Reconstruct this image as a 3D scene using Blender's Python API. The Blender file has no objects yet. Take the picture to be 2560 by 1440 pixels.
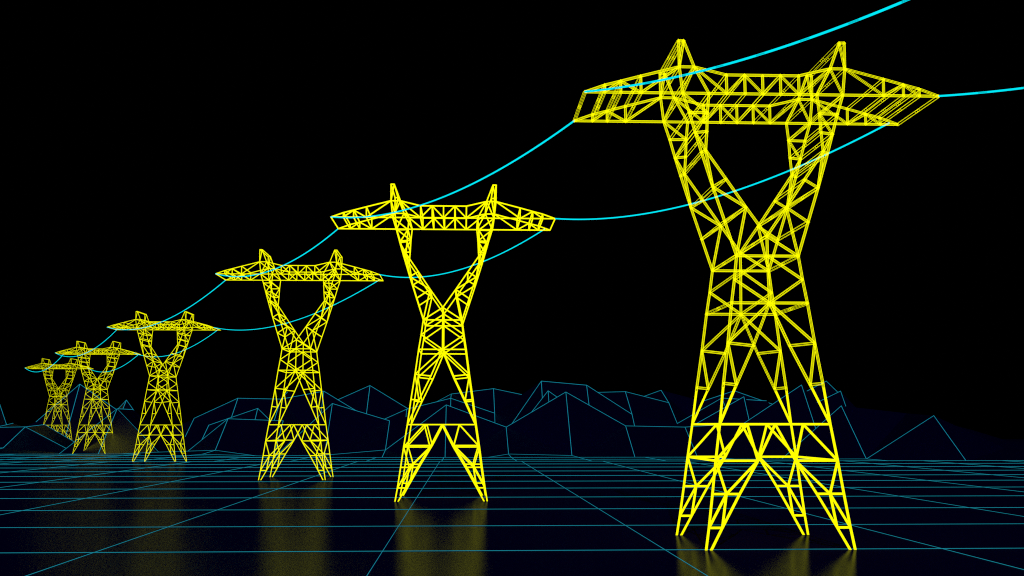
# Neon wire landscape: six lattice pylons with sagging cables on a glowing grid, faceted mountains behind.
import bpy, math, random
from mathutils import Vector, Matrix
random.seed(4)
scene = bpy.context.scene
COL = scene.collection

# ------------------------------------------------------------------ materials
def emit(name, rgb, strength, var=0.0):
    m = bpy.data.materials.new(name); m.use_nodes = True
    nt = m.node_tree; nt.nodes.clear()
    out = nt.nodes.new('ShaderNodeOutputMaterial')
    e = nt.nodes.new('ShaderNodeEmission')
    e.inputs['Color'].default_value = (*rgb, 1); e.inputs['Strength'].default_value = strength
    if var:
        n = nt.nodes.new('ShaderNodeTexNoise'); n.inputs['Scale'].default_value = .35
        tc = nt.nodes.new('ShaderNodeTexCoord')
        mr = nt.nodes.new('ShaderNodeMapRange')
        mr.inputs['From Min'].default_value = .3; mr.inputs['From Max'].default_value = .7
        mr.inputs['To Min'].default_value = strength*(1-var); mr.inputs['To Max'].default_value = strength*(1+var)
        nt.links.new(tc.outputs['Object'], n.inputs['Vector'])
        nt.links.new(n.outputs['Fac'], mr.inputs['Value'])
        nt.links.new(mr.outputs['Result'], e.inputs['Strength'])
    nt.links.new(e.outputs[0], out.inputs['Surface'])
    return m

def dark(name, rgb, rough, spec, scale):
    m = bpy.data.materials.new(name); m.use_nodes = True
    nt = m.node_tree; b = nt.nodes['Principled BSDF']
    b.inputs['Base Color'].default_value = (*rgb, 1)
    b.inputs['Specular IOR Level'].default_value = spec
    n = nt.nodes.new('ShaderNodeTexNoise'); n.inputs['Scale'].default_value = scale; n.inputs['Detail'].default_value = 4
    tc = nt.nodes.new('ShaderNodeTexCoord')
    mr = nt.nodes.new('ShaderNodeMapRange')
    mr.inputs['To Min'].default_value = rough-.03; mr.inputs['To Max'].default_value = rough+.03
    nt.links.new(tc.outputs['Object'], n.inputs['Vector'])
    nt.links.new(n.outputs['Fac'], mr.inputs['Value'])
    nt.links.new(mr.outputs['Result'], b.inputs['Roughness'])
    return m

def polished(name, rgb, refl, rough, scale, graze_fade=False):
    # dark body under an even polish that mirrors a fixed share of the light
    m = bpy.data.materials.new(name); m.use_nodes = True
    nt = m.node_tree; nt.nodes.clear()
    out = nt.nodes.new('ShaderNodeOutputMaterial')
    d = nt.nodes.new('ShaderNodeBsdfDiffuse'); d.inputs['Color'].default_value = (*rgb, 1)
    gl = nt.nodes.new('ShaderNodeBsdfGlossy')
    gl.inputs['Color'].default_value = (*refl, 1)
    gl.distribution = 'BECKMANN'
    if graze_fade:                       # gloss colour dimmed towards grazing angles so distant reflections fade
        lw = nt.nodes.new('ShaderNodeLayerWeight'); lw.inputs['Blend'].default_value = .5
        sm = nt.nodes.new('ShaderNodeMapRange')
        sm.inputs['From Min'].default_value = 1.0; sm.inputs['From Max'].default_value = .88
        sm.inputs['To Min'].default_value = refl[0]*.2; sm.inputs['To Max'].default_value = refl[0]*1.25
        nt.links.new(lw.outputs['Facing'], sm.inputs['Value'])
        nt.links.new(sm.outputs['Result'], gl.inputs['Color'])
    add = nt.nodes.new('ShaderNodeAddShader')
    n = nt.nodes.new('ShaderNodeTexNoise'); n.inputs['Scale'].default_value = scale; n.inputs['Detail'].default_value = 4
    tc = nt.nodes.new('ShaderNodeTexCoord')
    mr = nt.nodes.new('ShaderNodeMapRange')
    mr.inputs['To Min'].default_value = rough-.03; mr.inputs['To Max'].default_value = rough+.03
    nt.links.new(tc.outputs['Object'], n.inputs['Vector'])
    nt.links.new(n.outputs['Fac'], mr.inputs['Value'])
    nt.links.new(mr.outputs['Result'], gl.inputs['Roughness'])
    nt.links.new(d.outputs[0], add.inputs[0]); nt.links.new(gl.outputs[0], add.inputs[1])
    nt.links.new(add.outputs[0], out.inputs['Surface'])
    return m

GLOW = [emit('yellow_neon', (1.0, 1.0, 0.0), g, .04) for g in (1.1, 1.1, 1.0, .95, .92, .90)]   # near pylons glow strongest
CYAN = emit('cyan_neon', (0.0, 0.83, 0.95), 1.0, .05)
TEAL = emit('teal_line', (0.010, 0.250, 0.330), 1.0, .06)
RIDGE = emit('teal_ridge_line', (0.008, 0.250, 0.360), 1.0, .10)
GROUND = polished('polished_navy_floor', (0.007, 0.003, 0.19), (.076, .076, .076), .22, .05, graze_fade=True)
ROCK = polished('navy_rock', (0.007, 0.004, 0.115), (.13, .13, .115), .42, .08)

# ------------------------------------------------------------------ mesh helpers
class MB:
    def __init__(s): s.v = []; s.f = []; s.m = []
    def face(s, idx, mat=0): s.f.append(idx); s.m.append(mat)
    def frame(s, a, b):
        d = (b-a).normalized()
        up = Vector((0, 0, 1)) if abs(d.z) < .93 else Vector((1, 0, 0))
        x = d.cross(up).normalized(); y = d.cross(x).normalized()
        return d, x, y
    def tube(s, a, b, ra, rb=None, n=6, mat=0, ph=0.0):
        a = Vector(a); b = Vector(b); rb = ra if rb is None else rb
        if (b-a).length < 1e-6: return
        d, x, y = s.frame(a, b); o = len(s.v)
        for p, r in ((a, ra), (b, rb)):
            for k in range(n):
                t = 2*math.pi*k/n+ph
                s.v.append(p+x*(math.cos(t)*r)+y*(math.sin(t)*r))
        for k in range(n):
            j = (k+1) % n
            s.face((o+k, o+j, o+n+j, o+n+k), mat)
        s.face(tuple(o+k for k in range(n-1, -1, -1)), mat)
        s.face(tuple(o+n+k for k in range(n)), mat)
    def path(s, pts, rad, n=6, mat=0):
        o = len(s.v); N = len(pts)
        for i, p in enumerate(pts):
            t = (pts[min(i+1, N-1)]-pts[max(i-1, 0)]).normalized()
            x = t.cross(Vector((0, 0, 1))).normalized(); y = t.cross(x).normalized()
            r = rad(p) if callable(rad) else rad
            for k in range(n):
                q = 2*math.pi*k/n
                s.v.append(p+x*(math.cos(q)*r)+y*(math.sin(q)*r))
        for i in range(N-1):
            for k in range(n):
                j = (k+1) % n
                s.face((o+i*n+k, o+i*n+j, o+(i+1)*n+j, o+(i+1)*n+k), mat)
        s.face(tuple(o+k for k in range(n-1, -1, -1)), mat)
        s.face(tuple(o+(N-1)*n+k for k in range(n)), mat)
    def mesh(s, name, mats):
        me = bpy.data.meshes.new(name)
        me.from_pydata([tuple(v) for v in s.v], [], s.f)
        for m in mats: me.materials.append(m)
        me.polygons.foreach_set('material_index', s.m); me.update()
        return me

def link(name, me, parent=None):
    o = bpy.data.objects.new(name, me); COL.objects.link(o); o.parent = parent
    return o

# ------------------------------------------------------------------ the pylon: nodes of one truss face, half of it (x, z)
NODE = {
    'A1b': (15.088, 42.181),
    'A1t': (15.062, 42.868),
    'A2b': (13.547, 42.181),
    'A2t': (13.549, 43.267),
    'A3b': (11.622, 42.181),
    'A3t': (11.642, 43.784),
    'BM': (3.457, 42.181),
    'BN': (1.707, 42.181),
    'BZ': (0.0, 42.181),
    'CB': (5.061, 11.091),
    'FI': (6.239, 0.0),
    'FO': (6.695, -0.0),
    'I2': (1.685, 18.245),
    'I3': (3.406, 14.667),
    'K': (4.693, 4.886),
    'KI': (3.494, 4.886),
    'KO': (5.953, 4.886),
    'LC': (0.0, 22.228),
    'LO': (3.541, 22.228),
    'M': (5.556, 7.831),
    'MI': (1.707, 7.831),
    'NI': (5.174, 1.935),
    'NO': (6.373, 1.935),
    'PKi': (7.492, 47.301),
    'PKo': (7.976, 47.301),
    'Q': (2.562, 11.091),
    'S1': (3.193, 24.435),
    'S2': (4.032, 18.503),
    'S3': (4.58, 14.792),
    'TCi': (6.525, 44.746),
    'TCo': (7.953, 44.746),
    'TIP': (16.944, 42.181),
    'TM': (3.471, 44.007),
    'TN': (1.715, 44.007),
    'TZ': (0.0, 44.007),
    'V': (0.0, 28.538),
    'WC': (0.0, 26.662),
    'WO': (2.905, 26.662),
    'Yi0': (5.171, 42.181),
    'Yi1': (5.357, 40.338),
    'Yi2': (5.448, 38.498),
    'Yi3': (5.599, 36.682),
    'Yi4': (3.73, 33.943),
    'Yi5': (1.916, 31.269),
    'Yo0': (7.666, 42.181),
    'Yo1': (7.072, 40.296),
    'Yo2': (6.54, 38.365),
    'Yo3': (5.995, 36.472),
    'Yo4': (4.993, 33.172),
    'Yo5': (3.941, 29.899),
}
DEPTH = (6.982, 5.163, 5.143)
PYLON_AT = [(28.271, 109.074), (-3.106, 175.402), (-34.449, 241.629), (-97.116, 374.051), (-160.092, 507.42), (-223.088, 640.928)]
NODE['C'] = (0.0, NODE['CB'][1])
# the feet run on a little below the floor
for outer, up in (('FO', 'NO'), ('FI', 'NI')):
    x1, z1 = NODE[up]; x0, z0 = NODE[outer]
    zz = -1.7
    NODE[outer] = (x0+(x0-x1)*(zz-z0)/(z0-z1), zz)
ZW, ZT = NODE['WO'][1], NODE['PKo'][1]
def half_depth(z):
    if z < ZW: return DEPTH[0]+(DEPTH[1]-DEPTH[0])*z/ZW
    return DEPTH[1]+(DEPTH[2]-DEPTH[1])*(z-ZW)/(ZT-ZW)
def pt(n, s, f):                    # s: -1 left, +1 right; f: +1 front face, -1 rear face
    x, z = NODE[n]
    return Vector((s*x, -f*half_depth(z), z))

LEG = 'CB-M M-KO KO-NO NO-FO C-MI MI-KI KI-NI NI-FI M-MI M-K MI-K KO-KI K-NO K-NI NO-NI'
FRAME = 'CB-C Q-M Q-MI'
BODY = 'WO-S1 S1-LO LO-S2 S2-S3 S3-CB WC-WO WC-S1 S1-LC LC-LO LC-S2 LC-I2 I2-I3 I3-CB S2-I2 S2-I3 S3-I3'
BODYC = 'V-WC WC-LC'
FORK = ('Yo0-Yo1 Yo1-Yo2 Yo2-Yo3 Yo3-Yo4 Yo4-Yo5 Yo5-WO Yi0-Yi1 Yi1-Yi2 Yi2-Yi3 Yi3-Yi4 Yi4-Yi5 Yi5-V '
        'Yo0-Yi1 Yo1-Yi1 Yi1-Yo2 Yo2-Yi2 Yo2-Yi3 Yo3-Yi3 Yi3-Yo4 Yo4-Yi4 Yo4-Yi5 Yo5-Yi5 Yi5-WO V-WO')
FORKX = 'Yo1 Yo2 Yo3 Yo4 Yo5 Yi1 Yi2 Yi3 Yi4 Yi5'
BRIDGE = ('TCi-TM TM-TN TN-TZ BM-BN BN-BZ Yi0-BM TM-BM TN-BN TCi-BM BM-TN TN-BZ '
          'TCo-TCi TCo-Yo0 TCi-Yi0 TCi-Yo0 Yo0-Yi0')
BRIDGEC = 'TZ-BZ'
BRIDGEX = 'TM BM BN BZ TN TCi TCo Yo0 Yi0'
CANT = 'TCo-A3t A3t-A2t A2t-A1t A1t-TIP Yo0-A3b A3b-A2b A2b-A1b A1b-TIP A1t-A1b A2t-A2b A3t-A3b TCo-A3b A3b-A2t A2t-A1b'
CANTX = 'A1t A1b A2t A2b A3t A3b TIP'
PEAK = 'PKo-PKi PKo-TCo PKi-TCi PKi-TCo'
PEAKX = 'PKo PKi'
R_BAR = 0.125

SIZE = 1.0                           # bars a little slimmer on the farther pylons
def solid_bar(mb, a, b, cross=False):
    mb.tube(a, b, SIZE*R_BAR, n=6)
def wire_bar(mb, a, b, cross=False):
    # a bar drawn by its edges: thin wires round an open core, with a ring at each end and in the middle
    d, x, y = mb.frame(a, b)
    n = 4 if cross else 6; R = .165 if cross else .118; w = .0145; ph = 0.0 if cross else .5
    ps = []
    for k in range(n):
        t = 2*math.pi*(k+ph)/n
        o = x*(math.cos(t)*R)+y*(math.sin(t)*R); ps.append(o)
        mb.tube(a+o, b+o, w, n=4)
    for c in (a, b):
        for k in range(n): mb.tube(c+ps[k], c+ps[(k+1) % n], w, n=4)
    if cross:
        for off in (-.25, .25):
            c = (a+b)/2+d*off
            for k in range(n): mb.tube(c+ps[k], c+ps[(k+1) % n], w, n=4)
Z_SOLID = 14.4                       # below this height the bars are solid
def auto_bar(mb, a, b, cross=False):
    if a.z < b.z: lo, hi = a, b
    else: lo, hi = b, a
    if hi.z <= Z_SOLID: solid_bar(mb, lo, hi)
    elif lo.z >= Z_SOLID: wire_bar(mb, lo, hi, cross)
    else:
        c = lo.lerp(hi, (Z_SOLID-lo.z)/(hi.z-lo.z))
        solid_bar(mb, lo, c); wire_bar(mb, c, hi, cross)

def truss(mb, bar, spec, sides, faces):
    for e in spec.split():
        p, q = e.split('-')
        for f in faces:
            for s in sides: bar(mb, pt(p, s, f), pt(q, s, f))
def centre(mb, bar, spec):
    for e in spec.split():
        p, q = e.split('-')
        for f in (1, -1): bar(mb, pt(p, 1, f), pt(q, 1, f))
def across(mb, bar, spec, sides):
    for n in spec.split():
        for s in (sides if NODE[n][0] > 0 else (1,)): bar(mb, pt(n, s, 1), pt(n, s, -1), True)

def pylon_meshes(bar, mat):
    parts = []
    for s in (-1, 1):
        for f in (1, -1):
            mb = MB(); truss(mb, solid_bar, LEG, (s,), (f,)); parts.append(('leg', mb))
    mb = MB(); truss(mb, solid_bar, FRAME, (-1, 1), (1, -1)); across(mb, solid_bar, 'CB M', (-1, 1)); parts.append(('crossbar_frame', mb))
    mb = MB(); truss(mb, bar, BODY, (-1, 1), (1, -1)); centre(mb, bar, BODYC); across(mb, bar, 'WO LO V', (-1, 1)); parts.append(('tower_body', mb))
    for s in (-1, 1):
        mb = MB(); truss(mb, bar, FORK, (s,), (1, -1)); across(mb, bar, FORKX, (s,)); parts.append(('fork_arm', mb))
    mb = MB(); truss(mb, bar, BRIDGE, (-1, 1), (1, -1)); centre(mb, bar, BRIDGEC); across(mb, bar, BRIDGEX, (-1, 1)); parts.append(('bridge_beam', mb))
    for s in (-1, 1):
        mb = MB(); truss(mb, bar, CANT, (s,), (1, -1)); across(mb, bar, CANTX, (s,)); parts.append(('outer_crossarm', mb))
    for s in (-1, 1):
        mb = MB(); truss(mb, bar, PEAK, (s,), (1, -1)); across(mb, bar, PEAKX, (s,)); parts.append(('peak', mb))
    return [(n, m.mesh('pylon_'+n, [mat])) for n, m in parts]

def pylon(meshes):
    root = bpy.data.objects.new('lattice_pylon', None); COL.objects.link(root)
    root.empty_display_size = 2
    for n, me in meshes: link(n, me, root)
    return root
LABELS = ['largest yellow lattice pylon, nearest one at the right, its feet lowest on the grid',
          'second largest yellow lattice pylon, standing next to the largest with a narrow two-legged base',
          'middle-sized yellow lattice pylon between the small far group and the second largest pylon',
          'small yellow lattice pylon with all feet in view, right of two hill pylons',
          'small yellow lattice pylon with one rear leg buried in a glowing hillside',
          'smallest and farthest yellow lattice pylon, its feet hidden behind the low hill']
for i, (x, y) in enumerate(PYLON_AT):
    SIZE = (.97, .90, .80, .70, .58, .50)[i]
    o = pylon(pylon_meshes(auto_bar if i < 1 else solid_bar, GLOW[i]))
    o.location = (x, y, 0)
    o['label'] = LABELS[i]; o['category'] = 'pylon'; o['group'] = 'row of lattice pylons'

# ------------------------------------------------------------------ cables
STEP = (PYLON_AT[1][0]-PYLON_AT[0][0], PYLON_AT[1][1]-PYLON_AT[0][1])
STATIONS = [(PYLON_AT[0][0]-STEP[0], PYLON_AT[0][1]-STEP[1])]+list(PYLON_AT)
WHO = ['', 'largest', 'second largest', 'middle-sized', 'floor-edge', 'hillside', 'farthest']
def tip(q, s, f, dx=0.0, dz=0.0):
    x, y = STATIONS[q]; X, Z = NODE['TIP']
    return Vector((x+s*(X-dx), y-f*half_depth(Z), Z+dz))
SAGS = [3.2, 3.15, 3.2, 4.45, 4.6, 4.6]
for q in range(6):
    for s in (-1, 1):
        A = tip(q+1, s, 1, 0.0, 0.02)
        B = tip(q, s, -1, .9 if s > 0 else 0.0, .15 if s > 0 else 0.02)
        n = 64
        pts = []
        for k in range(n+1):
            t = k/n; p = A.lerp(B, t); p.z -= 4*SAGS[q]*t*(1-t); pts.append(p)
        mb = MB()
        rad = lambda p: max(.095, .00012*p.y+.05)
        if q > 0: mb.path(pts, rad, n=8)
        else:                            # the nearest span shows its splices: fourteen lengths joined by short open bundles
            def at(t):
                p = A.lerp(B, t); p.z -= 4*SAGS[q]*t*(1-t); return p
            J, g = 14, .012
            for k in range(J):
                t0, t1 = k/J+(g if k else 0), (k+1)/J-(g*.4 if k < J-1 else 0)
                mb.path([at(t0+(t1-t0)*m/8) for m in range(9)], rad, n=8)
                if k:
                    for w in range(6):
                        an = math.pi*w/3
                        off = Vector((0, math.cos(an), math.sin(an)))*.080
                        mb.tube(at(k/J-g*.4)+off, at(k/J+g)+off, .013, n=4)
        o = link('power_cable', mb.mesh('power_cable', [CYAN]))
        side = 'left' if s < 0 else 'right'
        if q == 0:
            if s < 0: o['label'] = 'thick cyan cable rising from left arm of largest pylon to the top edge'
            else: o['label'] = 'short cyan cable leaving the right arm tip of largest pylon past the right edge'
        else:
            o['label'] = f'cyan cable sagging between {side} arms of the {WHO[q]} and the {WHO[q+1]} pylons'
        o['category'] = 'power cable'; o['group'] = 'cables strung between the pylons'

# ------------------------------------------------------------------ floor with its glowing grid
CELL, X0, Y0 = 25.0, 18.0, 352.5
def line_r(y): return max(.03, (.00027-.00007*min(1.0, abs(y)/350))*abs(y))
mb = MB()
GX0, GX1, GY0 = X0-26*CELL, X0+26*CELL, Y0-18*CELL
o0 = len(mb.v)
mb.v += [Vector(v) for v in ((GX0, GY0, 0), (GX1, GY0, 0), (GX1, Y0, 0), (GX0, Y0, 0),
                             (GX0, GY0, -.8), (GX1, GY0, -.8), (GX1, Y0, -.8), (GX0, Y0, -.8))]
for f in ((0, 1, 2, 3), (7, 6, 5, 4), (0, 4, 5, 1), (1, 5, 6, 2), (2, 6, 7, 3), (3, 7, 4, 0)): mb.face(f)
for k in range(0, 19):
    y = Y0-k*CELL; r = line_r(max(y, 30))
    mb.tube((GX0, y, r*.55), (GX1, y, r*.55), r, n=6, mat=1)
for i in range(-26, 27):
    x = X0+i*CELL
    for k in range(18):
        ya, yb = Y0-k*CELL, Y0-(k+1)*CELL
        ra, rb = line_r(max(ya, 30))*.8, line_r(max(yb, 30))*.8
        mb.tube((x, ya, ra*.55), (x, yb, rb*.55), ra, rb, n=6, mat=1)
g = link('ground', mb.mesh('ground', [GROUND, TEAL])); g['kind'] = 'structure'

# ------------------------------------------------------------------ mountains: one height field on the same grid
HEIGHT = {(5, 0): 10.2, (4, 0): -0.3, (4, 1): -0.9, (5, 1): 24.8, (5, 2): 10.7, (4, 2): -1.6, (5, 3): 10.2, (4, 3): -1.8, (5, 4): 11.8, (9, 1): 28.3, (9, 0): -3.7, (9, 2): 10.6, (11, 1): 35.1, (11, 0): -0.9, (10, 1): 3.3, (11, 2): 32.9, (11, 3): 16.9, (10, 2): 8.5, (12, 3): 30.1, (12, 2): 29.4, (12, 4): 23.8, (13, 4): 31.7, (13, 3): 22.8, (13, 5): 25.2, (11, 5): 25.9, (11, 4): 11.9, (11, 6): 24.4, (10, 5): 11.6, (9, 5): 25.4, (9, 4): 11.6, (8, 5): -5.8, (14, 6): 32.2, (14, 5): 24.0, (14, 7): 23.5, (5, 5): 27.9, (4, 5): 2.0, (5, 6): -1.1, (13, 8): 37.3, (13, 7): 24.8, (13, 9): 28.4, (6, 6): 26.1, (6, 5): 14.3, (3, 5): 18.3, (2, 5): -0.9, (2, 6): 14.4, (1, 6): -1.0, (3, 6): 15.5, (3, 7): 9.2, (3, 8): 1.6, (2, 7): 2.9, (3, 4): 7.0, (4, -1): -4.3, (5, -1): 19.4, (5, -2): 0.8, (5, -3): -1.3, (4, -2): -2.5, (6, -2): 12.9, (6, -3): 20.4, (6, -4): -3.2, (7, -4): 13.0, (7, -5): 13.9, (7, -6): -6.9, (6, -5): 0.2, (6, -6): -0.6, (5, -5): -0.9, (5, -4): -1.6, (13, -4): 30.9, (13, -5): 26.2, (13, -6): 26.7, (13, -7): 15.0, (12, -5): 11.7, (12, -6): 10.4, (13, -3): 15.9, (14, -3): 35.1, (14, -2): 20.0, (14, -4): 23.9, (14, -5): 31.1, (10, -5): 19.7, (10, -6): 11.0, (10, -4): 12.7, (12, -2): 20.0, (12, -3): 8.8, (12, -1): 26.2, (12, 0): 17.8, (13, -1): 29.3, (13, 0): 32.5, (13, 1): 27.3, (13, -2): 15.9, (11, -1): 7.3, (11, -2): 3.0, (12, 1): 25.3, (7, -7): 18.4, (8, -7): 18.4, (7, -8): -1.9, (6, -7): -1.8, (11, -8): 24.5, (11, -9): -3.5, (11, -7): -8.8, (10, -8): 3.5, (14, -10): 35.7, (14, -11): 13.0, (13, -10): -2.1, (14, -9): 18.7, (7, -9): 0.8, (8, -9): 10.2, (9, -9): 11.3, (8, -8): -2.7, (9, -8): -3.1, (8, -10): 9.7, (9, -10): 9.7, (7, -10): 0.7, (10, -9): 3.5, (10, -10): 3.5}
K1, I0, I1 = 16, -15, 15
def hz(k, i):
    if (k, i) in HEIGHT: return HEIGHT[(k, i)]
    if k <= 0: return -.9
    if i <= -5 and k <= 5: return -.75
    if k <= 3: return -.9
    if k <= 5: return -1.5
    if k >= 16: return -6.0
    return -1.5 if k < 11 else 2.0
HEIGHT[(10, -4)] = -4.0; HEIGHT[(6, -1)] = 18.8; HEIGHT[(3, 4)] = -3.0; HEIGHT[(13, 9)] = 12.7; HEIGHT[(13, -12)] = 57.0; HEIGHT[(13, -11)] = -8.6; HEIGHT[(10, -10)] = 12.0; HEIGHT[(10, -11)] = 2.0
def vp(k, i): return Vector((X0+CELL*i, Y0+CELL*k, hz(k, i)))
CONVEX = {(11, 0), (6, -7)}                   # cells whose crease runs along the ridge; all others fold inwards
mb = MB(); idx = {}
for k in range(0, K1+1):
    for i in range(I0, I1+1):
        idx[(k, i)] = len(mb.v); mb.v.append(vp(k, i))
for k in range(K1):
    for i in range(I0, I1):
        a, b, c, d = (k, i), (k, i+1), (k+1, i+1), (k+1, i)
        A, B, C, D = idx[a], idx[b], idx[c], idx[d]
        if (hz(*a)+hz(*c) >= hz(*b)+hz(*d)) == (a in CONVEX): mb.face((A, B, C)); mb.face((A, C, D))
        else: mb.face((A, B, D)); mb.face((B, C, D))
DRAW = set()
def row(k, i0, i1):
    for i in range(i0, i1): DRAW.add(((k, i), (k, i+1)))
def col(i, k0, k1):
    for k in range(k0, k1): DRAW.add(((k, i), (k+1, i)))
row(1, -14, 14); row(2, -14, 6); row(3, -14, 4); row(4, -14, -3); row(5, -14, -6); row(6, -14, -8)
row(4, -1, 1)
for i in range(-14, 7): col(i, 0, 2)
for i in range(7, 15): col(i, 0, 1)
for i in range(-14, 4): col(i, 2, 4)
for i in range(-14, -5): col(i, 4, 5)
row(5, -5, 5); col(-5, 4, 7); col(-4, 5, 7); col(-3, 4, 6); col(-2, 4, 6); col(-1, 4, 5); col(0, 4, 5); col(1, 4, 5); col(2, 4, 5); col(3, 4, 5)
row(6, -7, -2); row(7, -6, -4); row(7, -10, -9); row(7, -8, -6); col(-7, 5, 8); col(-9, 6, 9); row(8, -10, -8); row(9, -9, -8)
row(9, 0, 2); col(1, 8, 9); row(11, 0, 3); col(1, 10, 11); col(2, 10, 11)
row(12, 2, 4); col(3, 10, 12); row(13, 3, 4); col(4, 11, 13); row(11, 4, 6); col(5, 10, 11); row(9, 4, 5); col(5, 8, 9)
row(14, 5, 7); col(5, 4, 5); row(13, 7, 9); row(6, 5, 6); col(6, 5, 6)
col(5, 2, 3); row(3, 4, 5); row(2, 5, 6); col(6, 1, 2)
row(12, -3, 0); row(13, -2, 1); col(-1, 11, 13); col(0, 11, 13); col(-2, 11, 12)
row(14, -4, -2); col(-3, 13, 14); row(13, -7, -3); col(-4, 12, 13); col(-5, 12, 14); col(-6, 12, 13); col(-7, 12, 13)
row(10, -6, -4); col(-6, 9, 10); col(-5, 9, 10)
row(11, -9, -7); col(-8, 10, 11); row(14, -11, -9); col(-10, 13, 14); row(13, -12, -11); row(10, -11, -10); col(-10, 9, 10)
for a, b in sorted(DRAW):
    pa, pb = vp(*a), vp(*b)
    n = 3
    for q in range(n):
        u, v = pa.lerp(pb, q/n), pa.lerp(pb, (q+1)/n)
        mb.tube(u, v, .00024*u.y, .00024*v.y, n=5, mat=1)
t = link('mountain_range', mb.mesh('mountain_range', [ROCK, RIDGE])); t['kind'] = 'structure'

# ------------------------------------------------------------------ night: black sky, faint bluish fill sun added so the navy faces show
w = bpy.data.worlds.new('World'); scene.world = w; w.use_nodes = True
w.node_tree.nodes['Background'].inputs['Color'].default_value = (0, 0, 0, 1)
w.node_tree.nodes['Background'].inputs['Strength'].default_value = 0.0
sun = bpy.data.lights.new('fill_sun', 'SUN'); sun.energy = .16; sun.angle = math.radians(.5); sun.color = (.7, .8, 1.0)
so = bpy.data.objects.new('fill_sun', sun); COL.objects.link(so)
so.rotation_euler = (math.radians(60), 0, math.radians(-4))

# ------------------------------------------------------------------ camera
cam = bpy.data.cameras.new('camera'); cam.sensor_width = 36; cam.lens = 40.04
cam.clip_start = .1; cam.clip_end = 3000
co = bpy.data.objects.new('camera', cam); COL.objects.link(co)
co.location = (0, 0, 11); co.rotation_euler = (math.pi/2+0.119901, 0, -0.0427396)
scene.camera = co

vs = scene.view_settings
vs.view_transform = 'Standard'; vs.look = 'None'; vs.exposure = 0; vs.gamma = 1; vs.use_curve_mapping = False
scene.cycles.use_denoising = False
scene.cycles.max_bounces = 4
scene.cycles.filter_width = 1.1
